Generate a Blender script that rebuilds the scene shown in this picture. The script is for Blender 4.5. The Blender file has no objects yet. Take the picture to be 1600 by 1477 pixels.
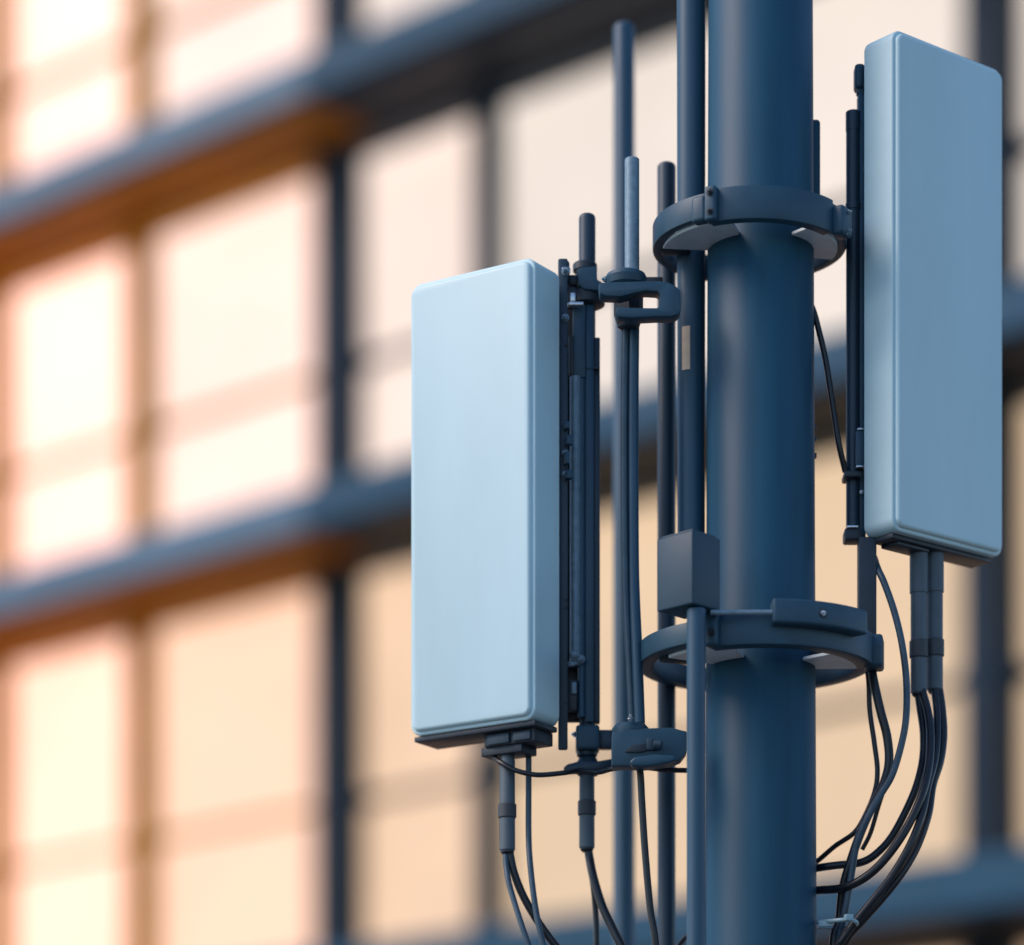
import bpy, bmesh, math, random
from mathutils import Vector, Matrix
random.seed(7)
S = bpy.context.scene
COL = S.collection
R = math.radians

# ------------------------------------------------------------------ camera maths
F = 5000.0           # focal length in photo pixels (photo 1600 px wide)
HOR = 2250.0         # horizon row (below the frame: camera is level, lens shifted up)
CZ = 1.7             # eye height
def P(px, py, Y):    # photo pixel + distance -> world point
    return Vector(((px-800.0)/F*Y, Y, CZ+(HOR-py)/F*Y))
def Z(py, Y): return CZ+(HOR-py)/F*Y
def X(px, Y): return (px-800.0)/F*Y
def U(n, Y): return n*Y/F    # n pixels at distance Y in metres

# ------------------------------------------------------------------ materials
def nodes(m):
    m.use_nodes = True
    nt = m.node_tree
    return nt, nt.nodes, nt.links, nt.nodes['Principled BSDF']
def paint(name, base, rough=0.4, var=0.18, metallic=0.0, scale=6.0, bump=0.06, streak=1.0, spec=0.5, fine=160.0, coat=0.0):
    m = bpy.data.materials.new(name)
    nt, N, L, b = nodes(m)
    tc = N.new('ShaderNodeTexCoord')
    mp = N.new('ShaderNodeMapping'); mp.inputs['Scale'].default_value = (scale, scale, scale*streak)
    L.new(tc.outputs['Object'], mp.inputs['Vector'])
    n1 = N.new('ShaderNodeTexNoise'); n1.inputs['Scale'].default_value = 1.0; n1.inputs['Detail'].default_value = 6; n1.inputs['Roughness'].default_value = .6
    L.new(mp.outputs['Vector'], n1.inputs['Vector'])
    r = N.new('ShaderNodeValToRGB')
    c0 = [c*(1-var) for c in base]; c1 = [min(1, c*(1+var)) for c in base]
    r.color_ramp.elements[0].position = .3; r.color_ramp.elements[1].position = .7
    r.color_ramp.elements[0].color = (*c0, 1); r.color_ramp.elements[1].color = (*c1, 1)
    L.new(n1.outputs['Fac'], r.inputs['Fac']); L.new(r.outputs['Color'], b.inputs['Base Color'])
    n2 = N.new('ShaderNodeTexNoise'); n2.inputs['Scale'].default_value = fine; n2.inputs['Detail'].default_value = 3
    L.new(tc.outputs['Object'], n2.inputs['Vector'])
    mr = N.new('ShaderNodeMapRange'); mr.inputs['To Min'].default_value = max(.03, rough-.09); mr.inputs['To Max'].default_value = rough+.1
    L.new(n1.outputs['Fac'], mr.inputs['Value']); L.new(mr.outputs['Result'], b.inputs['Roughness'])
    bp = N.new('ShaderNodeBump'); bp.inputs['Strength'].default_value = bump; bp.inputs['Distance'].default_value = .002
    L.new(n2.outputs['Fac'], bp.inputs['Height']); L.new(bp.outputs['Normal'], b.inputs['Normal'])
    b.inputs['Metallic'].default_value = metallic
    b.inputs['Specular IOR Level'].default_value = spec
    b.inputs['Coat Weight'].default_value = coat
    return m
M = {}
M['radome']   = paint('radome_paint', (.54, .75, .80), .45, .06, scale=3.5, bump=.03, fine=220)
M['cover']    = paint('radome_cover_paint', (.555, .765, .815), .43, .05, scale=3.0, streak=.25, bump=.03, fine=220)
M['mast']     = paint('mast_paint', (.011, .072, .128), .50, .20, scale=9, streak=.10, bump=.10, spec=.3)
M['collar']   = paint('collar_paint', (.018, .070, .115), .48, .16, scale=9, bump=.10)
M['pipe']     = paint('pipe_paint', (.018, .046, .075), .46, .16, scale=8, streak=.2, bump=.10)
M['pipe_blue']= paint('blue_pipe_paint', (.023, .08, .135), .45, .12, scale=7, streak=.2, bump=.08)
M['galv']     = paint('galvanised_steel', (.20, .30, .37), .5, .2, metallic=.25, scale=40, bump=.12)
M['dark']     = paint('dark_bracket_paint', (.022, .035, .05), .45, .25, scale=12, bump=.15)
M['grey_tube']= paint('grey_boot_plastic', (.085, .12, .145), .55, .16, scale=14, streak=.4, bump=.10)
M['band']     = paint('shrink_band_rubber', (.045, .055, .065), .55, .2, scale=20, bump=.12)
M['cable']    = paint('black_cable_jacket', (.010, .014, .020), .33, .25, scale=20, bump=.05)
M['cable_b']  = paint('slate_cable_jacket', (.045, .085, .12), .38, .2, scale=20, bump=.05)
M['bolt']     = paint('zinc_bolt', (.62, .66, .70), .28, .12, metallic=.9, scale=60, bump=.1)
M['tag']      = paint('beige_gap_patch', (.80, .62, .45), .6, .08, scale=30, bump=.05)
M['tie']      = paint('pale_nylon_tie', (.30, .46, .52), .4, .15, scale=30, bump=.1)
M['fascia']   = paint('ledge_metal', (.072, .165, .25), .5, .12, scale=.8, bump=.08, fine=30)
M['soffit']   = paint('soffit_glow_tone', (.32, .115, .004), .65, .22, spec=.1, scale=1.2, bump=.12, fine=20)  # warm window glow put into the base colour of the left soffits
M['column']   = paint('facade_column_metal', (.008, .026, .050), .55, .15, spec=.2, scale=1, bump=.08, fine=30)
M['frame']    = paint('window_frame_glow', (.44, .225, .030), .55, .15, spec=.1, scale=1, bump=.05, fine=30)  # orange glow of the panes put into the left frames' colour
M['fascia_shaded'] = paint('ledge_metal_shaded', (.014, .075, .135), .55, .12, scale=.8, bump=.08, fine=30, spec=.25)  # right part of the same ledges, shade put into the colour
M['box'] = paint('box_paint', (.012, .050, .085), .5, .12, scale=12, bump=.08)
M['soffit_shaded'] = paint('soffit_shade_tone', (.007, .014, .028), .6, .2, scale=1.2, bump=.1, spec=.2, fine=20)  # right-hand soffits, their shade put into the base colour
M['frame_shaded'] = paint('window_frame_shade', (.016, .040, .066), .55, .15, spec=.2, scale=1, bump=.05, fine=30)  # right-bay frames, with shade put into the colour
M['web'] = paint('pale_web_plate', (.72, .84, .88), .45, .1, scale=12, bump=.06)
M['wall']     = paint('facade_render', (.20, .22, .24), .8, .12, scale=.6, bump=.2, fine=25)
M['asphalt']  = paint('asphalt', (.07, .07, .07), .85, .3, scale=.7, bump=.5, fine=60)
M['concrete'] = paint('concrete', (.30, .29, .28), .85, .15, scale=3, bump=.3, fine=60)

def window_mat(col):
    m = bpy.data.materials.new('lit_window_glass')
    nt, N, L, b = nodes(m)
    b.inputs['Base Color'].default_value = (.02, .025, .03, 1); b.inputs['Roughness'].default_value = .08; b.inputs['Specular IOR Level'].default_value = .12
    tc = N.new('ShaderNodeTexCoord')
    mp = N.new('ShaderNodeMapping'); mp.inputs['Scale'].default_value = (.35, .35, .55)
    n = N.new('ShaderNodeTexNoise'); n.inputs['Scale'].default_value = 1.0; n.inputs['Detail'].default_value = 2
    L.new(tc.outputs['Object'], mp.inputs['Vector']); L.new(mp.outputs['Vector'], n.inputs['Vector'])
    mr = N.new('ShaderNodeMapRange'); mr.inputs['From Min'].default_value = .3; mr.inputs['From Max'].default_value = .7
    mr.inputs['To Min'].default_value = .93; mr.inputs['To Max'].default_value = 1.05
    L.new(n.outputs['Fac'], mr.inputs['Value'])
    b.inputs['Emission Color'].default_value = (*col, 1)
    L.new(mr.outputs['Result'], b.inputs['Emission Strength'])
    return m

# ------------------------------------------------------------------ mesh helpers
def bevel(bm, off, seg=2, ang=30):
    if off <= 0: return
    bm.normal_update()
    es = [e for e in bm.edges if len(e.link_faces) == 2 and e.calc_face_angle(0) > R(ang)]
    if es: bmesh.ops.bevel(bm, geom=es, offset=off, segments=seg, profile=.5, affect='EDGES', clamp_overlap=True)
def merge(bm, t):
    me = bpy.data.meshes.new('t'); t.to_mesh(me); t.free(); bm.from_mesh(me); bpy.data.meshes.remove(me)
def box(bm, c, size, rz=0.0, bv=.004, seg=2, rot=None):
    t = bmesh.new()
    mt = rot if rot is not None else Matrix.Rotation(rz, 4, 'Z')
    bmesh.ops.create_cube(t, size=1, matrix=Matrix.Translation(c) @ mt @ Matrix.Diagonal((*size, 1)))
    bevel(t, bv, seg); merge(bm, t)
def lathe(bm, cx, cy, prof, seg=40):
    t = bmesh.new(); rings = []
    for r, z in prof:
        if r < 1e-6: rings.append([t.verts.new((cx, cy, z))])
        else: rings.append([t.verts.new((cx+r*math.cos(2*math.pi*k/seg), cy+r*math.sin(2*math.pi*k/seg), z)) for k in range(seg)])
    for a, b in zip(rings, rings[1:]):
        if len(a) == 1 and len(b) == 1: continue
        for k in range(seg):
            j = (k+1) % seg
            if len(a) == 1: t.faces.new((a[0], b[k], b[j]))
            elif len(b) == 1: t.faces.new((a[k], a[j], b[0]))
            else: t.faces.new((a[k], a[j], b[j], b[k]))
    for rg, fl in ((rings[0], 1), (rings[-1], 0)):
        if len(rg) > 1: t.faces.new(rg[::-1] if fl else rg)
    bmesh.ops.recalc_face_normals(t, faces=t.faces); merge(bm, t)
def post(bm, cx, cy, z0, z1, r0, r1=None, ch=None, seg=40, dome=False):
    r1 = r0 if r1 is None else r1
    ch = r0*.12 if ch is None else ch
    prof = [(r0-ch, z0), (r0, z0+ch)]
    if dome:
        q = r1*.55
        for k in range(6):
            a = k/5*math.pi/2*.98
            prof.append((r1-q+q*math.cos(a), z1-q+q*math.sin(a)))
        prof.append((0, z1))
    else: prof += [(r1, z1-ch), (r1-ch, z1)]
    lathe(bm, cx, cy, prof, seg)
def rod(bm, p0, p1, r, seg=20, ch=.15):
    p0 = Vector(p0); p1 = Vector(p1); d = p1-p0; l = d.length
    t = bmesh.new(); c = r*ch
    lathe(t, 0, 0, [(r-c, 0), (r, c), (r, l-c), (r-c, l)], seg)
    q = d.to_track_quat('Z', 'Y').to_matrix().to_4x4()
    bmesh.ops.transform(t, matrix=Matrix.Translation(p0) @ q, verts=t.verts); merge(bm, t)
def hexbolt(bm, p, n, r=.011, h=.009, shank=.02):
    p = Vector(p); n = Vector(n).normalized()
    rod(bm, p-n*.003, p+n*.002, r*1.5, 18)
    rod(bm, p+n*.002, p+n*(.002+h), r, 6, .12)
    rod(bm, p+n*(.002+h), p+n*(.002+h+shank*.35), r*.5, 10)
def smooth_path(pts, n=9):
    pts = [Vector(p) for p in pts]; q = [pts[0]*2-pts[1]]+pts+[pts[-1]*2-pts[-2]]; out = []
    for i in range(1, len(q)-2):
        a, b, c, d = q[i-1:i+3]
        for k in range(n):
            t = k/n
            out.append(.5*((2*b)+(c-a)*t+(2*a-5*b+4*c-d)*t*t+(3*b-a-3*c+d)*t**3))
    out.append(pts[-1]); return out
def tube(bm, pts, r, seg=14, n=9):
    ps = smooth_path(pts, n); t = bmesh.new(); rings = []
    up = Vector((.3, .9, .1)).normalized()
    for i, p in enumerate(ps):
        d = (ps[min(i+1, len(ps)-1)]-ps[max(i-1, 0)]).normalized()
        u = (up-d*up.dot(d)).normalized(); v = d.cross(u); up = u
        rings.append([t.verts.new(p+(u*math.cos(2*math.pi*k/seg)+v*math.sin(2*math.pi*k/seg))*r) for k in range(seg)])
    for a, b in zip(rings, rings[1:]):
        for k in range(seg):
            j = (k+1) % seg; t.faces.new((a[k], a[j], b[j], b[k]))
    t.faces.new(rings[0][::-1]); t.faces.new(rings[-1])
    bmesh.ops.recalc_face_normals(t, faces=t.faces); merge(bm, t)
def prism(bm, outline, y0, y1, bv=.004, seg=2):       # outline in (x, z), extruded along y
    t = bmesh.new()
    a = [t.verts.new((x, y0, z)) for x, z in outline]; b = [t.verts.new((x, y1, z)) for x, z in outline]
    t.faces.new(a); t.faces.new(b[::-1]); n = len(a)
    for k in range(n):
        j = (k+1) % n; t.faces.new((a[j], a[k], b[k], b[j]))
    bmesh.ops.recalc_face_normals(t, faces=t.faces); bevel(t, bv, seg); merge(bm, t)
def arc_block(bm, cx, cy, r0, r1, a0, a1, z0, z1, n=40, bv=.005, seg=2):   # angles from -Y (towards the camera), + to the right
    full = abs(a1-a0) >= 2*math.pi-1e-4
    t = bmesh.new(); rows = []
    for k in range(n if full else n+1):
        a = a0+(a1-a0)*k/n; s, c = math.sin(a), -math.cos(a)
        rows.append([t.verts.new((cx+r*s, cy+r*c, z)) for r, z in ((r0, z0), (r1, z0), (r1, z1), (r0, z1))])
    m = len(rows)
    for k in range(m if full else m-1):
        p, q = rows[k], rows[(k+1) % m]
        for i in range(4):
            j = (i+1) % 4; t.faces.new((p[i], p[j], q[j], q[i]))
    if not full: t.faces.new(rows[0][::-1]); t.faces.new(rows[-1])
    bmesh.ops.recalc_face_normals(t, faces=t.faces); bevel(t, bv, seg, 40); merge(bm, t)
def rrect(w, h, r, n=6):
    pts = []
    for cx, cz, a0 in ((w/2-r, h/2-r, 0), (-w/2+r, h/2-r, 90), (-w/2+r, -h/2+r, 180), (w/2-r, -h/2+r, 270)):
        for k in range(n+1):
            a = R(a0+90*k/n); pts.append((cx+r*math.cos(a), cz+r*math.sin(a)))
    return pts

ORG = {}
def root(name, label, cat, loc, group=None):
    o = bpy.data.objects.new(name, None); COL.objects.link(o)
    o.location = loc; o.empty_display_size = .1
    o['label'] = label; o['category'] = cat
    if group: o['group'] = group
    ORG[o.name] = Vector(loc); return o
def clusters(bm, tol=.003):
    bm.verts.index_update(); seen = set(); isl = []
    for v in bm.verts:
        if v.index in seen: continue
        st = [v]; seen.add(v.index); grp = []
        while st:
            q = st.pop(); grp.append(q)
            for e in q.link_edges:
                o = e.other_vert(q)
                if o.index not in seen: seen.add(o.index); st.append(o)
        lo = [min(g.co[i] for g in grp)-tol for i in range(3)]; hi = [max(g.co[i] for g in grp)+tol for i in range(3)]
        isl.append([{g.index for g in grp}, [(lo, hi)]])
    ch = True
    while ch:
        ch = False
        for i in range(len(isl)):
            for j in range(i+1, len(isl)):
                if any(all(a[0][k] <= b[1][k] and b[0][k] <= a[1][k] for k in range(3)) for a in isl[i][1] for b in isl[j][1]):
                    isl[i][0] |= isl[j][0]; isl[i][1] += isl[j][1]; del isl[j]; ch = True; break
            if ch: break
    return [i[0] for i in isl]
def obj(name, bm, mat, parent=None, loc=None, ang=35, one=False):
    org = ORG[parent.name] if parent is not None else Vector(loc or (0, 0, 0))
    if parent is not None and not one:
        cl = clusters(bm)
        if len(cl) > 1:                      # pieces that do not touch become parts of their own
            res = []
            for keep in cl:
                b2 = bm.copy(); b2.verts.ensure_lookup_table()
                bmesh.ops.delete(b2, geom=[v for v in b2.verts if v.index not in keep], context='VERTS')
                res.append(obj(name, b2, mat, parent, loc, ang, True))
            bm.free(); return res[0]
    bmesh.ops.translate(bm, verts=bm.verts, vec=-org)
    me = bpy.data.meshes.new(name); bm.to_mesh(me); bm.free()
    me.materials.append(mat)
    for p in me.polygons: p.use_smooth = True
    me.set_sharp_from_angle(angle=R(ang))
    o = bpy.data.objects.new(name, me); COL.objects.link(o)
    if parent is not None: o.parent = parent
    else: o.location = org
    ORG[o.name] = org
    return o
def tag(o, label, cat, group=None):
    o['label'] = label; o['category'] = cat
    if group: o['group'] = group
    return o
def B(): return bmesh.new()

# ------------------------------------------------------------------ ground
bm = B(); box(bm, (0, 60, -.25), (700, 700, .5), bv=0)
o = obj('ground', bm, M['asphalt']); o['kind'] = 'structure'
bm = B(); box(bm, (.9, 11.6, .06), (3.4, 3.4, .12), bv=.02)
o = obj('concrete_pad', bm, M['concrete']); o['kind'] = 'structure'

# ------------------------------------------------------------------ far building with lit windows
FD = Vector((.7356, -.6774, 0))      # along the facade, to the right and nearer
FN = Vector((-.6774, -.7356, 0))     # out of the facade, towards the camera
F0 = Vector((X(205, 36), 36, 0))
FROT = Matrix.Rotation(math.atan2(FD.y, FD.x), 4, 'Z')
def FP(s, p, z): return F0+FD*s+FN*p+Vector((0, 0, z))
def fbox(bm, s0, s1, p0, p1, z0, z1, bv=.01):
    box(bm, FP((s0+s1)/2, (p0+p1)/2, (z0+z1)/2), (s1-s0, p1-p0, z1-z0), rot=FROT, bv=bv, seg=1) if True else None
# local axes of FROT: x = FD, y = FD rotated +90deg (= -FN), so p extents stay symmetric
S0, S1 = -10.6, 19.7
bld = root('office_building', 'out-of-focus office building with rows of glowing warm windows and deep ledges', 'building', FP(4.5, 0, 0))
LEDGE = [(6.12, 6.66), (10.92, 11.42), (15.34, 15.82), (19.8, 20.3)]
bm = B(); fbox(bm, S0, S1, -9, -.45, 0, 21.2); obj('wall', bm, M['wall'], bld)
LP = 1.05
for z0, z1 in LEDGE:  # colour carries the light: lit tones left of the joint, shaded tones right
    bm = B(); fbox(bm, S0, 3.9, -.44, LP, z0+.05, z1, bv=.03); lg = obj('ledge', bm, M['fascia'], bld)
    bm = B(); fbox(bm, S0+.05, 3.9, -.43, LP-.06, z0, z0+.05, bv=.005); obj('soffit', bm, M['soffit'], lg)['label'] = 'soffit with painted-in warm glow'
    bm = B(); fbox(bm, 3.91, S1, -.44, LP, z0+.05, z1, bv=.03); lg = obj('ledge', bm, M['fascia_shaded'], bld); lg['label'] = 'dark blue ledge with painted-in shade'
    bm = B(); fbox(bm, 3.91, S1-.05, -.43, LP-.06, z0+.003, z0+.05, bv=.005); obj('soffit', bm, M['soffit_shaded'], lg)['label'] = 'dark soffit with painted-in shade'
bm = B(); fbox(bm, S0, S1, -.44, .3, 20.7, 21.5, bv=.03); obj('parapet', bm, M['fascia'], bld)
COLS = [-5.06, 3.2, 11.466]; THIN = [-7.9, -2.6, 0.0, 5.36, 8.712, 14.2, 16.9]
EDGE = sorted(COLS+THIN)
ROWS = [(.3, 6.12), (6.66, 10.92), (11.42, 15.34), (15.82, 19.8)]
TRANS = [3.6, 8.47, 13.1, 17.6]
for s in COLS:
    for (z0, z1) in ROWS:
        bm = B(); fbox(bm, s-.17, s+.17, -.44, .10, z0, z1, bv=.02)
        obj('column', bm, M['column'], bld)
def smst(a, b, v):
    t = max(0, min(1, (v-a)/(b-a))); return t*t*(3-2*t)
def lerp(a, b, t): return tuple(x+(y-x)*t for x, y in zip(a, b))
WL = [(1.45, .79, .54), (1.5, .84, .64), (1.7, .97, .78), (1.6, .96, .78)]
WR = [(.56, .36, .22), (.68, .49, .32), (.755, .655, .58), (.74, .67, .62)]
for ri, (z0, z1) in enumerate(ROWS):
    for a, b in zip(EDGE, EDGE[1:]):
        ha = .17 if a in COLS else .05; hb = .17 if b in COLS else .05
        s0, s1 = a+ha, b-hb; zt = TRANS[ri]; fw = .07
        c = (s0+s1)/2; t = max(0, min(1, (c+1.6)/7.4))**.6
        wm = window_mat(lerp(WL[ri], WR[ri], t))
        bm = B()
        # frame: jambs, head, sill, transom with corner blocks at the crossings
        lj = s0-(0 if a in COLS else .05); rj = s1+(0 if b in COLS else .0)
        fbox(bm, lj, s0+.032, -.44, .02, z0, z1, .008); fbox(bm, s1-.032, rj+(.048 if b not in COLS else 0), -.44, .022, z0, z1, .008)
        fbox(bm, s0+.032, s1-.032, -.44, .0, z1-fw, z1, .008); fbox(bm, s0+.032, s1-.032, -.44, .0, z0, z0+fw, .008)
        fbox(bm, s0+.032, s1-.032, -.40, -.20, zt-.035, zt+.035, .008)
        for e, sg in ((s0, 1), (s1, -1)):
            fbox(bm, min(e+sg*.033, e+sg*.16), max(e+sg*.033, e+sg*.16), -.38, -.06, zt-.09, zt+.09, .02)
        w = obj('window', bm, M['frame'] if a < 3.2 else M['frame_shaded'], bld)  # glowing and shaded tones of one frame, by bay
        for q0, q1 in ((z0+fw, zt-.035), (zt+.035, z1-fw)):
            bm = B(); fbox(bm, s0+.032, s1-.032, -.36, -.33, q0, q1, 0)
            obj('pane', bm, wm, w)

# ------------------------------------------------------------------ mast
YM = 11.11; MX = X(1188.5, YM)
mast = root('steel_mast', 'thick round blue-grey steel mast standing upright in the middle of the antennas', 'mast', (MX, YM, .12))
def mr(z): # radius: 162 px at the top of frame, 174 px at the bottom
    zt, zb = Z(0, YM), Z(1477, YM); t = (z-zt)/(zb-zt)
    return U(81.3, YM)+(U(87.3, YM)-U(81.3, YM))*t
bm = B(); lathe(bm, MX, YM, [(mr(.14), .14), (mr(8.2), 8.2), (mr(8.2)-.02, 8.23), (0, 8.24)], 96); obj('mast_tube', bm, M['mast'], mast)
bm = B(); lathe(bm, MX, YM, [(.40, .12), (.40, .15), (.39, .155), (.26, .156)], 64); pl = obj('base_plate', bm, M['galv'], mast)
bm = B()
for k in range(8):
    a = k*math.pi/4+.2; hexbolt(bm, (MX+.33*math.cos(a), YM+.33*math.sin(a), .156), (0, 0, 1), .02, .02)
obj('bolt', bm, M['bolt'], pl)
bm = B(); ys = YM+.06; box(bm, (X(1268, ys), ys, (Z(190, ys)+Z(330, ys))/2), (U(26, ys), .05, Z(190, ys)-Z(330, ys)), bv=.012, seg=3)
obj('backing_plate', bm, M['mast'], mast)
for py in (668, 686, 713):
    bm = B(); yb = YM+.02; zq = Z(py, yb); box(bm, (MX+mr(zq)-.004, yb, zq), (.026, .02, .018), bv=.004); obj('lug', bm, M['dark'], mast)


# ------------------------------------------------------------------ ring collars
def ang(px, cx, cy, r):   # angle on a ring (front side) that projects to column px
    lo, hi = -math.pi/2, math.pi/2
    for _ in range(60):
        m = (lo+hi)/2; q = 800+(cx+r*math.sin(m))/(cy-r*math.cos(m))*F
        if q < px: lo = m
        else: hi = m
    return lo
def ringpt(cx, cy, r, a, z): return Vector((cx+r*math.sin(a), cy-r*math.cos(a), z))
# upper ring
YR = YM; RX = X(1171, YR); ro, ri_ = .342, .300
zt = Z(289, YR-ro); zb = zt-.112
up = root('ring_collar', 'upper dark blue ring collar clamped round the mast beside the top of the right antenna', 'collar', (RX, YR, zb), 'ring collars round the mast')
a0 = ang(1107, RX, YR, ro); a1 = ang(1302, RX, YR, ro)
bm = B(); arc_block(bm, RX, YR, ri_, ro, a0, a1, zb, zt, 40, .003); obj('front_band', bm, M['collar'], up)
bm = B(); arc_block(bm, RX, YR, ri_+.004, ro-.006, a1+.012, a0-.03+2*math.pi, zb+.022, zt-.006, 70, .004); obj('rear_band', bm, M['collar'], up)
bm = B()
p = ringpt(RX, YR, ro+.004, a0+.045, (zt+zb)/2); box(bm, p, (.042, .05, .118), rz=a0+.045, bv=.01, seg=3)
p = ringpt(RX, YR, ro-.004, a0-.09, (zt+zb)/2-.008); box(bm, p, (.055, .045, .088), rz=a0-.09, bv=.012, seg=3)
obj('clamp_lug', bm, M['collar'], up)
bm = B()
for dz in (.034, -.030):
    p = ringpt(RX, YR, ro+.030, a0+.05, (zt+zb)/2+dz); hexbolt(bm, p, (math.sin(a0), -math.cos(a0), 0), .009, .008)
obj('bolt', bm, M['dark'], up)
bm = B()
for a in (a1+.13, R(180), R(-95)):
    p = ringpt(RX, YR, ri_-.045, a, (zt+zb)/2-.01); box(bm, p, (.05, .10, .06), rz=a, bv=.008)
obj('spacer', bm, M['dark'], up)
bm = B(); p = ringpt(RX, YR, ro+.012, a1+.10, (zt+zb)/2-.012); box(bm, p, (.075, .05, .098), rz=a1+.1, bv=.012, seg=3)
p = P(1043, 388, 11.36); box(bm, p, (.09, .07, .045), rz=-.5, bv=.015, seg=2)
obj('pipe_lug', bm, M['collar'], up)
bm = B(); hexbolt(bm, P(1062, 402, 11.28), (.6, -1, 0), .009, .01); obj('bolt', bm, M['dark'], up)

bm = B()
for dz in (.030, -.034):
    hexbolt(bm, ringpt(RX, YR, ro+.034, a1+.10, (zt+zb)/2+dz-.012), (math.sin(a1+.1), -math.cos(a1+.1), 0), .008, .008)
obj('bolt', bm, M['galv'], up)
for q0, q1 in ((R(-84), R(-16)), (R(40), R(104))):
    bm = B(); arc_block(bm, RX, YR, .14, ri_+.004, q0, q1, zb+.012, zb+.024, 30, .002, 1); obj('web_plate', bm, M['web'], up)
# lower ring
RX2 = X(1181, YR); ro2, ri2 = .412, .350
zt2 = Z(957, YR-ro2); zb2 = zt2-.105
lo = root('ring_collar', 'lower wider ring collar round the mast, carrying the square box and a long threaded rod', 'collar', (RX2, YR, zb2), 'ring collars round the mast')
a0 = ang(1106, RX2, YR, ro2); a1 = ang(1340, RX2, YR, ro2)
bm = B(); arc_block(bm, RX2, YR, ri2, ro2, a0, R(80), zb2, zt2, 44, .003); obj('front_band', bm, M['collar'], lo)
bm = B(); arc_block(bm, RX2, YR, ri2+.004, ro2-.005, R(80)+.01, a0-.02+2*math.pi, zb2+.024, zt2-.008, 70, .004); obj('rear_band', bm, M['collar'], lo)
h0 = ang(1207, RX2, YR, ro2+.04); h1 = ang(1352, RX2, YR, ro2+.04)
zk1 = Z(934, YR-ro2-.05); zk0 = zk1-.082
bm = B(); arc_block(bm, RX2, YR, ro2-.03, ro2+.052, h0, h1, zk0, zk1, 24, .009, 3); obj('clamp_jaw', bm, M['collar'], lo)
ah = ang(1286, RX2, YR, ro2+.052)
bm = B(); p = ringpt(RX2, YR, ro2+.050, ah, zk0+.041)
rod(bm, p, p+Vector((math.sin(ah), -math.cos(ah), 0))*.005, .017, 24); obj('bolt_recess', bm, M['dark'], lo)
bm = B(); hexbolt(bm, p+Vector((math.sin(ah), -math.cos(ah), 0))*.004, (math.sin(ah), -math.cos(ah), 0), .006, .004); obj('bolt', bm, M['bolt'], lo)
bm = B(); y0 = YR-ro2-.022
rod(bm, (X(1110, y0), y0, Z(957, y0)), (X(1212, y0-.01), y0-.01, Z(957, y0-.01)), .0085); obj('threaded_rod', bm, M['galv'], lo)
bm = B(); p = ringpt(RX2, YR, ro2+.006, a0+.05, (zt2+zb2)/2); box(bm, p, (.05, .05, .112), rz=a0+.05, bv=.012, seg=3)
p = ringpt(RX2, YR, ro2-.006, R(80), (zt2+zb2)/2); box(bm, p, (.10, .07, .112), rz=R(80), bv=.012, seg=3); obj('clamp_lug', bm, M['collar'], lo)
bm = B(); hexbolt(bm, ringpt(RX2, YR, ro2+.034, a0+.06, zb2+.04), (math.sin(a0), -math.cos(a0), 0), .010, .008); obj('bolt', bm, M['dark'], lo)
bm = B()
for a in (R(70), R(180), R(-70)):
    p = ringpt(RX2, YR, ri2-.075, a, (zt2+zb2)/2-.01); box(bm, p, (.05, .16, .06), rz=a, bv=.008)
obj('spacer', bm, M['dark'], lo)

for q0, q1 in ((R(-62), R(-17)), (R(48), R(88))):
    bm = B(); arc_block(bm, RX2, YR, .14, ri2+.004, q0, q1, zb2+.012, zb2+.024, 30, .002, 1); obj('web_plate', bm, M['web'], lo)
# ------------------------------------------------------------------ junction box on the lower ring
yb = YR-ro2-.015
c = P(1080, 897, yb)
hz = Z(839, yb)-zt2-.006
bx = root('junction_box', 'square dark blue box with a sharp front corner sitting on the lower ring collar', 'box', (c.x, c.y+.09, zt2+.004))
e1 = Vector((-.72, .70, 0)).normalized(); e2 = Vector((.70, .72, 0)).normalized()
w1, w2 = .158, .142
corner = Vector((c.x, yb-.085, zt2+.004))
ctr = corner+e1*w1/2+e2*w2/2+Vector((0, 0, hz/2))
bm = B(); box(bm, ctr, (w1, w2, hz), rz=math.atan2(-e1.y, -e1.x), bv=.006, seg=3); obj('box_body', bm, M['box'], bx)
bm = B(); box(bm, ctr+Vector((0, 0, hz/2+.0045)), (w1-.02, w2-.02, .009), rz=math.atan2(-e1.y, -e1.x), bv=.003); obj('lid', bm, M['box'], bx)

# ------------------------------------------------------------------ vertical pipes
YE = 11.19
t = root('conduit_pipe', 'wide blue pipe running up past the top of the photo just left of the mast', 'pipe', (X(1080, YE), YE, Z(872, YE)), 'vertical pipes beside the mast')
bm = B(); post(bm, X(1080, YE), YE, Z(872, YE), 7.6, U(21.5, YE), U(22.8, YE), seg=56); obj('pipe', bm, M['pipe_blue'], t)
bm = B(); cx = X(1080, YE); rr = U(22, YE)+.0012
arc_block(bm, cx, YE, rr-.0016, rr+.0006, R(-42), R(-8), Z(577, YE-.05), Z(509, YE-.05), 10, 0); obj('patch', bm, M['tag'], t)['label'] = 'small beige gap-filling sticker'  # added beige patch stands in for a see-through gap
bm = B(); post(bm, cx, YE, Z(352, YE), Z(338, YE), rr+.006, seg=40); obj('sleeve', bm, M['pipe'], t)
YE2 = 10.655
bm = B(); post(bm, X(1088, YE2), YE2, .12, zt2-.0, U(15, YE2), seg=44)
tag(obj('conduit_pipe', bm, M['pipe_blue'], loc=(X(1088, YE2), YE2, .12)), 'slim blue pipe running down from under the square box in front of the mast', 'pipe', 'vertical pipes beside the mast')
YD = 11.42
bm = B(); post(bm, X(1041.5, YD), YD, .12, Z(255, YD), U(13.2, YD), U(14.4, YD), seg=44, dome=True)
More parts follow.
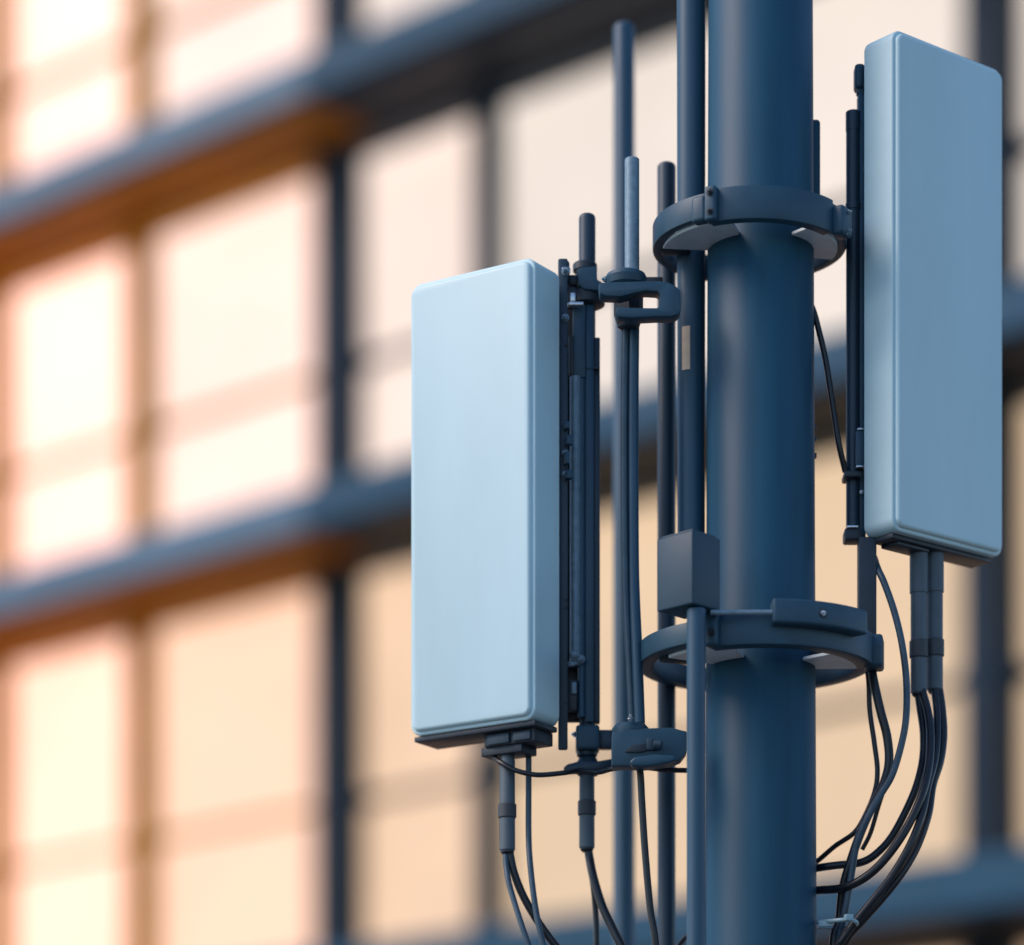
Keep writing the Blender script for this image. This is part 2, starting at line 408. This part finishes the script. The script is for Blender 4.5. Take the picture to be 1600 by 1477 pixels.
tag(obj('conduit_pipe', bm, M['pipe'], loc=(X(1041, YD), YD, .12)), 'dark pipe with rounded top ending just above the upper ring collar', 'pipe', 'vertical pipes beside the mast')
YA = 12.4
bm = B(); post(bm, X(975, YA), YA, .0, Z(37, YA), U(17.5, YA), U(16.5, YA), seg=44, dome=True)
tag(obj('rear_post', bm, M['pipe_blue'], loc=(X(975, YA), YA, 0)), 'soft out-of-focus round post standing behind the left brackets', 'post')

# ------------------------------------------------------------------ panel antennas
def antenna(label, edge_px, edge_top, edge_bot, Y, dirv, backv, W, T):
    fx = X(edge_px, Y); z1 = Z(edge_top, Y); z0 = Z(edge_bot, Y); H = z1-z0
    d = Vector(dirv).normalized(); b = Vector(backv).normalized()
    ctr = Vector((fx, Y, 0))+d*W/2+b*T/2
    r = root('panel_antenna', label, 'antenna', (ctr.x, ctr.y, z0), 'panel antennas')
    # local: x along width so that y = back
    ex = Vector((b.y, -b.x, 0))      # x axis (right-hand: x × z...) with y axis = b
    mt = Matrix(((ex.x, b.x, 0, ctr.x), (ex.y, b.y, 0, ctr.y), (0, 0, 1, (z0+z1)/2), (0, 0, 0, 1)))
    def part(fn):
        t = B(); fn(t); bmesh.ops.transform(t, matrix=mt, verts=t.verts)
        return t
    bm = part(lambda t: prism(t, rrect(W, H, .042, 7), -T/2+.014, T/2, .007, 3)); obj('housing', bm, M['radome'], r, ang=50)
    bm = part(lambda t: prism(t, rrect(W-.026, H-.026, .030, 7), -T/2-.002, -T/2+.03, .013, 4)); obj('front_cover', bm, M['cover'], r, ang=50)
    bm = part(lambda t: prism(t, rrect(W-.06, H-.05, .02, 4), T/2, T/2+.022, .004, 2)); obj('back_plate', bm, M['dark'], r)
    return r, mt, H
ra, mra, RH = antenna('tall pale blue panel antenna on the right side, lit side edge towards the mast', 1399, 41, 826, 10.95, (.773, .634, 0), (-.634, .773, 0), .558, .152)
la, mla, LH = antenna('white panel antenna on the left side facing left, front brightly lit', 833, 398, 1122, 10.95, (-.837, .547, 0), (.547, .837, 0), .521, .172)
def loc(mt, x, y, z): return (mt @ Vector((x, y, z, 1))).xyz
def lbox(bm, mt, c, s, bv=.004, seg=2):
    t = B(); box(t, c, s, bv=bv, seg=seg); bmesh.ops.transform(t, matrix=mt, verts=t.verts); merge(bm, t)
# bottom plates
bm = B(); lbox(bm, mra, (0, .015, -RH/2-.008), (.50, .10, .018)); lbox(bm, mra, (-.13, .02, -RH/2-.022), (.16, .08, .014)); obj('bottom_plate', bm, M['dark'], ra)
bm = B()
lbox(bm, mla, (0, .01, -LH/2-.009), (.505, .145, .019)); lbox(bm, mla, (.125, .03, -LH/2-.040), (.21, .12, .046)); lbox(bm, mla, (.085, .03, -LH/2-.076), (.17, .10, .03))
obj('bottom_plate', bm, M['dark'], la)
bm = B(); lbox(bm, mla, (.085, -.034, -LH/2-.042), (.09, .012, .034), .002); lbox(bm, mla, (.182, -.034, -LH/2-.042), (.07, .012, .03), .002); obj('port_cover', bm, M['pipe'], la)
# right side rim bracket strip of the left antenna (dark perforated strip seen behind its edge)
bm = B()
yS = 11.15
box(bm, (X(879.5, yS), yS, (Z(405, yS)+Z(1172, yS))/2), (U(15, yS), .02, Z(405, yS)-Z(1172, yS)), bv=.006)
st = obj('rear_strip', bm, M['pipe'], la)
bm = B()
for py, r_ in ((540, .006), (672, .005), (686, .005), (735, .007), (950, .006), (938, .006), (1098, .006)):
    rod(bm, P(885, py, yS-.009), P(885, py, yS-.013), r_, 14)
obj('bolt_hole', bm, M['dark'], st)
bm = B()
for py in (424, 497, 709, 742): hexbolt(bm, P(883, py, yS-.012), (-.3, -1, 0), .010, .012)
obj('bolt', bm, M['galv'], st)
bm = B()
for i, (py, w, h) in enumerate(((665, 8, 12), (688, 11, 16), (716, 8, 20), (742, 12, 14))): box(bm, P(886+i % 2*4, py, yS-.028), (U(w, yS), .022, U(h, yS)), rz=.3, bv=.006, seg=2)
obj('hinge', bm, M['collar'], la)

# connectors with bands
def connector(par, px, Y, ytop, ybot, yb0, yb1, half, neck=None):
    cx = X(px, Y); r = U(half, Y); bm = B()
    zt_, zb_ = Z(ytop, Y), Z(ybot, Y)
    if neck: prof = [(r-.004, zb_), (r, zb_+.004), (r, Z(neck, Y)-.004), (r*1.0, Z(neck, Y)), (r*1.12, Z(neck, Y)), (r*1.12, zt_)]
    else: prof = [(r-.004, zb_), (r, zb_+.004), (r*.97, zt_-.02), (r*.85, zt_)]
    lathe(bm, cx, Y, prof, 36)
    k = obj('cable_connector', bm, M['grey_tube'], par)
    bm = B(); lathe(bm, cx, Y, [(r*1.02, Z(yb1, Y)), (r*1.16, Z(yb1, Y)+.004), (r*1.16, Z(yb0, Y)-.004), (r*1.02, Z(yb0, Y))], 36); obj('band', bm, M['band'], k)
    bm = B(); lathe(bm, cx, Y, [(r*.62, zb_-.012), (r*.86, zb_-.004), (r*.86, zb_+.003)], 30); obj('grommet', bm, M['cable'], k)
    return k
connector(ra, 1435.5, 11.16, 862, 1084, 1001, 1029, 12.6, 927)
connector(ra, 1460.6, 11.20, 864, 1079, 999, 1027, 12.6, 926)
connector(la, 793, 11.13, 1180, 1330, 1256, 1279, 12.2)

# ------------------------------------------------------------------ left mounting pipe and rail
YC = 11.26; cx = X(917.5, YC)
lm = root('mounting_pipe', 'upright mounting pipe with a flat rail behind the left antenna', 'pipe mount', (cx, YC, Z(1212, YC)), 'antenna mounting pipes')
bm = B(); post(bm, cx, YC, Z(1212, YC), Z(335, YC), U(12.4, YC), U(13.0, YC), dome=True); obj('pipe', bm, M['pipe'], lm)
yr = YC-.055
def pbox(bm, x0, x1, y0, y1, Y, dep, bv=.004, rz=0, seg=2):
    box(bm, (X((x0+x1)/2, Y), Y+dep/2, (Z(y0, Y)+Z(y1, Y))/2), (U(x1-x0, Y), dep, Z(y0, Y)-Z(y1, Y)), rz=rz, bv=bv, seg=seg)
bm = B(); pbox(bm, 895, 915, 476, 590, yr, .05); pbox(bm, 914.6, 928, 474, 1128, yr+.012, .06); obj('rail', bm, M['pipe_blue'], lm)  # lighter blue puts the light on the left face into the colour
bm = B(); pbox(bm, 927, 937.5, 527, 1128, yr+.03, .05); pbox(bm, 913, 937.5, 574, 576, yr+.008, .02, 0); obj('rail_wing', bm, M['pipe'], lm)
bm = B(); post(bm, X(899, yr), yr+.01, Z(1040, yr), Z(587, yr), U(8.5, yr), seg=24); obj('guide_rod', bm, M['galv'], lm)  # lighter material stands in for a lit strip on the rail
bm = B(); post(bm, X(909, yr), yr+.016, Z(1120, yr), Z(590, yr), U(6, yr), seg=24); obj('guide_rod', bm, M['pipe_blue'], lm)
bm = B(); pbox(bm, 889, 897, 524, 586, yr-.004, .03); pbox(bm, 886, 902, 1062, 1110, yr, .04); obj('cover_plate', bm, M['dark'], lm)
bm = B(); pbox(bm, 874, 908, 478, 1128, YC+.02, .02); obj('rear_plate', bm, M['dark'], lm)
bm = B(); pbox(bm, 893, 901, 1066, 1084, yr-.012, .012, .003); hexbolt(bm, P(898, 1024, yr-.015), (0, -1, 0), .012, .014); hexbolt(bm, P(908, 1030, yr-.015), (0, -1, 0), .010, .01)
pbox(bm, 886, 899, 1033, 1041, yr-.02, .02, .006); obj('bolt', bm, M['galv'], lm)
# top clamp of the left antenna
k = root('antenna_clamp', 'dark clamp with a silver bolt gripping the pipe at the top of the left antenna', 'clamp', P(912, 480, 11.2), 'clamps on the left pipes')
bm = B(); yk = YC-.065
prism(bm, [(X(a, yk), Z(b, yk)) for a, b in ((901, 424), (908, 421), (932, 419), (933, 440), (945, 447), (944, 458), (926, 456), (912, 455), (903, 446))], yk-.02, yk+.10, .003)
obj('jaw', bm, M['collar'], k)
bm = B(); post(bm, X(914, YC), YC, Z(426, YC), Z(412, YC), U(19, YC)); lathe(bm, X(917, YC-.01), YC-.01, [(U(22, YC), Z(482, YC)), (U(28, YC), Z(479, YC)), (U(29, YC), Z(462, YC)), (U(20, YC), Z(455, YC))], 36); obj('collar_disc', bm, M['dark'], k)
bm = B(); pbox(bm, 873, 890, 405, 440, yk-.03, .05, .012, seg=3); pbox(bm, 886, 906, 428, 446, yk+.01, .05, .01); pbox(bm, 878, 902, 447, 477, yk, .05, .008); obj('link_plate', bm, M['dark'], k)
bm = B(); pbox(bm, 891, 899, 457, 471, yk-.03, .02, .003); pbox(bm, 887, 912, 471, 477, yk-.035, .03, .004); hexbolt(bm, P(883, 424, yk-.035), (-.5, -1, 0), .014, .014); obj('bolt', bm, M['bolt'], k)

# rod holder, fork bracket
YJ = 11.06; jx = X(981, YJ)
j = root('rod_clamp', 'round flanged clamp holding the short light grey rod', 'clamp', (jx, YJ, Z(515, YJ)), 'clamps on the left pipes')
def zz(p): return Z(p, YJ)
bm = B(); lathe(bm, X(978, YJ), YJ, [(U(25, YJ), zz(452)), (U(31, YJ), zz(447)), (U(33, YJ), zz(436)), (U(30, YJ), zz(430)), (U(17, YJ), zz(424)), (0, zz(423))], 44); obj('flange', bm, M['collar'], j)
bm = B(); lathe(bm, X(982, YJ), YJ, [(U(14, YJ), zz(514)), (U(17, YJ), zz(512)), (U(21, YJ), zz(498)), (U(23, YJ), zz(494)), (U(23, YJ), zz(450))], 8); obj('clamp_body', bm, M['dark'], j, ang=20)
bm = B(); hexbolt(bm, P(948, 437, YJ-.02), (-1, -.5, 0), .010, .01); hexbolt(bm, P(1008, 446, YJ-.03), (.8, -1, 0), .008, .01); obj('bolt', bm, M['galv'], j)
bm = B(); xr = X(987.5, YJ-.01); post(bm, xr, YJ-.01, zz(428), Z(248, YJ-.01), U(11.4, YJ), seg=36, ch=.004)
tag(obj('short_rod', bm, M['galv'], loc=(xr, YJ-.01, zz(428))), 'short light grey metal rod standing up from the round flanged clamp', 'rod')
yf = YJ-.125
bm = B()
prism(bm, [(X(a, yf), Z(b, yf)) for a, b in ((935, 448), (946, 446), (985, 445), (1030, 444), (1046, 447), (1055, 452), (1062, 458), (1063, 490), (1058, 496), (1048, 499), (1025, 499), (985, 501), (966, 500), (961, 493), (963, 484), (985, 485.5), (1012, 486), (1027, 486), (1030, 483), (1030, 463), (1026, 460), (1008, 459), (985, 464), (970, 468), (946, 467), (937, 463))], yf-.03, yf+.04, .0035, 2)
tag(obj('fork_bracket', bm, M['collar'], loc=P(1000, 500, yf)), 'upper two-pronged flat bracket joining the flanged clamp to the wide blue pipe', 'bracket', 'brackets on the left pipes')
bm = B(); pbox(bm, 1003, 1036, 432, 446, YJ+.08, .04, .006)
tag(obj('link_bar', bm, M['dark'], loc=P(1018, 446, YJ+.08)), 'short dark bar between the flanged clamp and the round-topped dark pipe', 'bar')

# lower bracket
yl = 10.98
lb = root('fork_bracket', 'lower solid bracket block with a bolt, just left of the slim blue pipe', 'bracket', P(1010, 1200, yl), 'brackets on the left pipes')
bm = B()
prism(bm, [(X(a, yl), Z(b, yl)) for a, b in ((956, 1147), (975, 1144), (1010, 1140), (1050, 1139), (1064, 1143), (1073, 1145), (1073, 1176), (1064, 1188), (1048, 1194), (1010, 1199), (956, 1198))], yl-.02, yl+.06, .0035, 2)
obj('block', bm, M['collar'], lb)
bm = B(); prism(bm, [(X(a, yl), Z(b, yl)) for a, b in ((982, 1196), (990, 1188), (1020, 1184), (1052, 1185), (1058, 1192), (1045, 1197), (1010, 1203), (988, 1203))], yl-.055, yl-.015, .008, 3); obj('lip', bm, M['collar'], lb)
bm = B(); prism(bm, [(X(a, yl), Z(b, yl)) for a, b in ((976, 1178), (984, 1168), (1000, 1165), (1010, 1164), (1010, 1177), (996, 1179))], yl-.028, yl-.012, .004, 2); obj('slot', bm, M['dark'], lb)
bm = B(); pbox(bm, 1010, 1024, 1153, 1172, yl-.035, .02, .006); rod(bm, P(1022, 1163, yl-.04), P(1034, 1164, yl-.045), .016, 18); obj('bolt', bm, M['pipe'], lb)
bm = B(); lathe(bm, X(985, yl+.05), yl+.05, [(U(26, yl), Z(1152, yl)), (U(29, yl), Z(1146, yl)), (U(29, yl), Z(1134, yl)), (U(24, yl), Z(1128, yl)), (0, Z(1126, yl))], 40); obj('flange', bm, M['collar'], lb)
bm = B(); hexbolt(bm, P(985, 1123, yl-.02), (0, -.3, 1), .008, .006); obj('bolt', bm, M['bolt'], lb)
k2 = root('antenna_clamp', 'pale square clamp at the foot of the left mounting pipe, above a grey cable end', 'clamp', P(918, 1212, 11.2), 'clamps on the left pipes')
yk = YC-.07
bm = B(); pbox(bm, 900, 937, 1132, 1170, yk-.01, .10, .010, seg=3); obj('jaw', bm, M['collar'], k2)
bm = B(); pbox(bm, 935, 962, 1140, 1168, yk+.02, .05, .006); obj('link_plate', bm, M['pipe'], k2)
bm = B(); post(bm, X(917, YC), YC-.02, Z(1185, YC), Z(1168, YC), U(16, YC)); lathe(bm, X(918, YC), YC-.02, [(U(15, YC), Z(1214, YC)), (U(22, YC), Z(1207, YC)), (U(20, YC), Z(1199, YC)), (U(13, YC), Z(1186, YC))], 32); obj('neck', bm, M['pipe'], k2)
bm = B()
prism(bm, [(X(a, yk), Z(b, yk)) for a, b in ((880, 1200), (886, 1194), (905, 1189), (930, 1190), (958, 1185), (958, 1197), (935, 1202), (905, 1206), (882, 1207))], yk, yk+.05, .006, 2); obj('arm', bm, M['pipe'], k2)
bm = B(); hexbolt(bm, P(901, 1148, yk+.03), (-1, -.4, 0), .010, .01); obj('bolt', bm, M['bolt'], k2)
ce = root('cable_end', 'grey banded cable boot hanging below the left mounting pipe', 'cable end', P(917, 1326, 11.24))
connector(ce, 917, 11.24, 1208, 1326, 1251, 1275, 12.2)

# hoses between upper and lower clamps
bm = B(); tube(bm, [P(990, 512, 11.08), P(989, 620, 11.08), P(989, 760, 11.08), P(990, 900, 11.08), P(995, 1020, 11.06), P(999, 1130, 11.05)], U(9, 11.08), 20)
tag(obj('hose', bm, M['pipe_blue'], loc=P(999, 1130, 11.05)), 'thick dark blue hose hanging between the flanged clamp and the lower bracket', 'hose')
bm = B(); tube(bm, [P(977, 512, 11.07), P(975, 640, 11.07), P(975, 780, 11.07), P(977, 920, 11.07), P(983, 1040, 11.06), P(987, 1130, 11.05)], U(5.5, 11.08), 16)
tag(obj('hose', bm, M['cable_b'], loc=P(987, 1130, 11.05)), 'thinner black hose running alongside the thick dark blue hose, on its left', 'hose')

# ------------------------------------------------------------------ right mounting pipe
YQ = 11.15; qx = X(1333, YQ)
rm = root('mounting_pipe', 'slim dark mounting pipe between the mast and the right antenna', 'pipe mount', (qx, YQ, Z(843, YQ)), 'antenna mounting pipes')
bm = B(); post(bm, qx, YQ, Z(826, YQ), Z(204, YQ), U(11, YQ)); obj('pipe', bm, M['pipe'], rm)
bm = B(); post(bm, qx, YQ, Z(206, YQ), Z(175, YQ), U(11.6, YQ), ch=.003); post(bm, qx, YQ, Z(330, YQ), Z(318, YQ), U(12.2, YQ)); obj('cap', bm, M['pipe'], rm)
bm = B(); pbox(bm, 1320, 1346, 824, 843, YQ-.05, .08, .008); pbox(bm, 1319, 1345, 735, 745, YQ-.055, .09, .006); obj('foot_clamp', bm, M['dark'], rm)
bm = B(); pbox(bm, 1341, 1353, 145, 842, YQ-.01, .05, .004); obj('rail', bm, M['pipe_blue'], rm)
bm = B(); pbox(bm, 1336, 1352, 98, 137, YQ-.02, .06, .012, seg=3); pbox(bm, 1339, 1352, 136, 146, YQ-.01, .03, .003); obj('top_latch', bm, M['collar'], rm)
bm = B(); pbox(bm, 1337.5, 1352, 672, 728, YQ-.055, .04, .006); obj('clip', bm, M['collar'], rm)
bm = B(); pbox(bm, 1340, 1351, 668.5, 671.5, YQ-.06, .03, .002); pbox(bm, 1338, 1351, 727, 730, YQ-.06, .03, .002); hexbolt(bm, P(1346, 769, YQ-.03), (0, -1, 0), .005, .004); pbox(bm, 1324, 1341, 821, 824, YQ-.06, .08, .001); obj('bolt', bm, M['bolt'], rm)
yq2 = 11.06
bm = B(); pbox(bm, 1342, 1370, 838, 1026, yq2, .065, .008)
tag(obj('drop_post', bm, M['dark'], loc=P(1356, 1026, yq2)), 'flat dark post from under the right antenna down to the lower ring collar', 'post')

# ------------------------------------------------------------------ cables
def cable(label, pts, rpx, mat='cable', group='cables on the right', tail=None):
    ps = [P(*p) for p in pts]
    if tail: ps += tail
    bm = B(); tube(bm, ps, U(rpx*1.12, pts[0][2]), 14)
    tag(obj('cable', bm, M[mat], loc=ps[-1]), label, 'cable', group)
def down(px, Y, dx=0):     # runs down beside the mast to the pad, out of frame
    return [P(px, 1640, Y), Vector((X(px, Y)+dx, Y, 2.2)), Vector((X(px, Y)+dx*1.3, Y, .6)), Vector((X(px, Y)+dx*1.3, Y+.02, .13))]
g = 'cables hanging right of the mast'
cable('thin cable leaving the mast below the upper collar and slanting to the right mounting pipe', [(1262, 466, 11.12), (1271, 486, 11.1), (1279, 515, 11.1), (1290, 562, 11.1), (1300, 625, 11.1), (1310, 690, 11.1), (1321, 738, 11.12)], 4.2, 'cable', g)
cable('thin cable from under the lower collar curling left to the mast, highest at the mast', [(1350, 1022, 11.12), (1357, 1061, 11.1), (1359, 1110, 11.1), (1366, 1160, 11.1), (1371, 1205, 11.1), (1366, 1240, 11.1), (1350, 1278, 11.1), (1334, 1302, 11.1), (1305, 1322, 11.14), (1279, 1344, 11.18), (1255, 1360, 11.3)], 3.6, 'cable', g)
cable('thick cable from under the lower collar bending down beside the mast through the pale tie', [(1358, 1022, 11.1), (1366, 1068, 11.06), (1376, 1112, 11.05), (1386, 1151, 11.05), (1389, 1190, 11.05), (1381, 1224, 11.05), (1364, 1258, 11.05), (1346, 1298, 11.05), (1330, 1343, 11.06), (1317, 1388, 11.08), (1311, 1440, 11.1), (1302, 1480, 11.1)], 6.2, 'cable', g, down(1298, 11.12))
cable('long thin cable bowing out right from the flat dark post', [(1366, 872, 11.14), (1372, 890, 11.08), (1382, 912, 11.05), (1397, 955, 11.04), (1409, 1005, 11.03), (1416, 1061, 11.02), (1416, 1118, 11.0), (1409, 1161, 11.0), (1394, 1211, 11.0), (1374, 1245, 11.0), (1356, 1277, 11.0), (1339, 1318, 11.02), (1330, 1369, 11.04), (1321, 1420, 11.05), (1312, 1460, 11.07), (1309, 1490, 11.08)], 4.8, 'cable_b', g, down(1308, 11.06))
cable('cable from the left connector of the right antenna, sweeping in to the mast on top', [(1434, 1078, 11.16), (1438, 1108, 11.15), (1443, 1145, 11.13), (1442, 1185, 11.12), (1433, 1225, 11.1), (1417, 1264, 11.1), (1393, 1308, 11.1), (1368, 1335, 11.1), (1344, 1348, 11.1), (1308, 1352, 11.12), (1279, 1356, 11.15), (1250, 1362, 11.28)], 5.4, 'cable', g)
cable('cable from the left connector of the right antenna, lowest where it meets the mast', [(1440, 1078, 11.15), (1450, 1115, 11.12), (1454, 1155, 11.08), (1450, 1205, 11.04), (1436, 1254, 11.0), (1410, 1305, 10.98), (1376, 1350, 10.98), (1344, 1376, 11.0), (1313, 1388, 11.05), (1279, 1391, 11.12), (1250, 1393, 11.28)], 6.0, 'cable', g)
cable('outer thick cable from the right connector of the right antenna, curving widest', [(1467, 1074, 11.2), (1472, 1110, 11.18), (1474, 1150, 11.15), (1469, 1190, 11.12), (1457, 1229, 11.1), (1450, 1274, 11.06), (1433, 1323, 11.04), (1408, 1366, 11.02), (1380, 1402, 11.02), (1348, 1438, 11.03), (1324, 1466, 11.05), (1315, 1500, 11.08)], 5.6, 'cable', g, down(1316, 11.1))
cable('inner cable from the right connector of the right antenna, just inside the widest curve', [(1460, 1074, 11.19), (1464, 1112, 11.16), (1464, 1155, 11.12), (1460, 1190, 11.08), (1450, 1228, 11.04), (1440, 1274, 11.0), (1421, 1322, 10.98), (1394, 1368, 10.98), (1366, 1404, 10.98), (1340, 1436, 10.99), (1318, 1466, 11.0), (1304, 1500, 11.02)], 5.4, 'cable', g, down(1304, 11.04))
cable('short loose cable with a free end hanging among the right bundle', [(1386, 1190, 11.08), (1384, 1222, 11.1), (1372, 1262, 11.11), (1360, 1302, 11.12), (1347, 1328, 11.13)], 3.2, 'cable', g)
bm = B(); tube(bm, [P(1277, 1441, 11.05), P(1300, 1439, 10.98), P(1325, 1437, 10.95), P(1338, 1441, 10.97), P(1334, 1447, 11.02), P(1310, 1449, 11.15), P(1277, 1449, 11.15)], U(3.2, 11), 8)
box(bm, P(1326, 1434, 10.945), (.03, .02, .022), rz=.3, bv=.003); box(bm, P(1290, 1443, 11.0), (.05, .006, .02), rz=-.3, bv=.002)
tag(obj('cable_tie', bm, M['tie'], loc=P(1305, 1447, 11)), 'pale teal tie strapping the cable bundle to the mast at the bottom', 'cable tie')
g = 'cables hanging on the left'
cable('thin slate cable at the far left, from the boot under the left antenna', [(790, 1326, 11.13), (791, 1350, 11.12), (795, 1378, 11.1), (804, 1410, 11.08), (814, 1442, 11.06), (828, 1482, 11.05), (850, 1540, 11.04)], 4.0, 'cable_b', g, down(905, 11.05))
cable('thick black cable from the boot under the left antenna, sweeping right', [(796, 1324, 11.13), (798, 1340, 11.13), (804, 1366, 11.13), (819, 1403, 11.13), (842, 1442, 11.13), (869, 1479, 11.13), (912, 1530, 11.13)], 5.6, 'cable', g, down(1000, 11.15))
cable('slim straight cable hanging from the underside of the left antenna', [(826, 1170, 11.16), (826, 1228, 11.15), (826, 1305, 11.13), (829, 1356, 11.1), (837, 1420, 11.08), (850, 1482, 11.06), (866, 1540, 11.06)], 4.2, 'cable_b', g, down(895, 11.08))
cable('thick cable from the boot under the left mounting pipe, sweeping right', [(918, 1320, 11.24), (921, 1340, 11.24), (927, 1370, 11.22), (940, 1413, 11.2), (955, 1446, 11.18), (972, 1480, 11.16), (1000, 1535, 11.15)], 6.0, 'cable', g, down(1050, 11.2))
cable('thin cable hanging almost straight from the boot under the left mounting pipe', [(916, 1320, 11.25), (921, 1350, 11.26), (927, 1385, 11.27), (931, 1433, 11.28), (932, 1482, 11.28)], 4.2, 'cable', g, down(934, 11.3))
cable('cable hanging from the lower bracket beside the dark round pipe', [(998, 1190, 11.05), (1001, 1215, 11.06), (1003, 1254, 11.06), (1008, 1331, 11.06), (1016, 1420, 11.06), (1025, 1482, 11.06)], 5.0, 'cable', g, down(1030, 11.1))
cable('thin horizontal cable sagging from the left antenna to the lower bracket', [(772, 1184, 11.14), (785, 1193, 11.1), (806, 1204, 11.08), (839, 1211, 11.07), (880, 1208, 11.08), (905, 1204, 11.12), (934, 1207, 11.12), (960, 1201, 11.06), (1000, 1199, 11.08), (1040, 1203, 11.1), (1074, 1204, 11.08)], 3.6, 'cable', g)
bm = B(); tube(bm, [P(1058, 1482, 11.25), P(1066, 1470, 11.22), P(1080, 1458, 11.2), P(1110, 1440, 11.3)], U(4, 11.2), 12)

tag(obj('cable', bm, M['cable'], loc=P(1058, 1482, 11.25)), 'short cable crossing behind the slim blue pipe at the bottom edge', 'cable', g)

# ------------------------------------------------------------------ light
EL, AZ = 42.0, (-.985, -.17)
w = bpy.data.worlds.new('World'); S.world = w; w.use_nodes = True
N = w.node_tree.nodes; L = w.node_tree.links
bg = N['Background']; sky = N.new('ShaderNodeTexSky'); sky.sky_type = 'NISHITA'; sky.sun_disc = False
sky.sun_elevation = R(EL); sky.sun_rotation = math.atan2(AZ[0], AZ[1]) % (2*math.pi)
sky.ozone_density = 3.2; sky.dust_density = .4; sky.air_density = 1.0
L.new(sky.outputs['Color'], bg.inputs['Color']); bg.inputs['Strength'].default_value = .15
sl = bpy.data.lights.new('sun', 'SUN'); sl.energy = 2.25; sl.angle = R(34); sl.color = (1, .81, .69)
so = bpy.data.objects.new('sun', sl); COL.objects.link(so)
d = Vector((AZ[0]*math.cos(R(EL)), AZ[1]*math.cos(R(EL)), math.sin(R(EL)))).normalized()
so.rotation_euler = d.to_track_quat('Z', 'Y').to_euler(); so.location = (-8, 4, 12)

# ------------------------------------------------------------------ camera
cam = bpy.data.cameras.new('camera'); co = bpy.data.objects.new('camera', cam); COL.objects.link(co)
co.location = (0, 0, CZ); co.rotation_euler = (R(90), 0, 0)
cam.sensor_width = 36; cam.lens = 36*F/1600; cam.shift_y = (HOR-738.5)/1600
cam.clip_end = 1000; cam.clip_start = .1
cam.dof.use_dof = True; cam.dof.focus_distance = 10.95; cam.dof.aperture_fstop = .47
S.camera = co
S.render.engine = 'CYCLES'
S.view_settings.view_transform = 'Standard'; S.view_settings.look = 'None'
S.view_settings.exposure = .3; S.view_settings.gamma = 1
S.render.resolution_x = 1024; S.render.resolution_y = 945
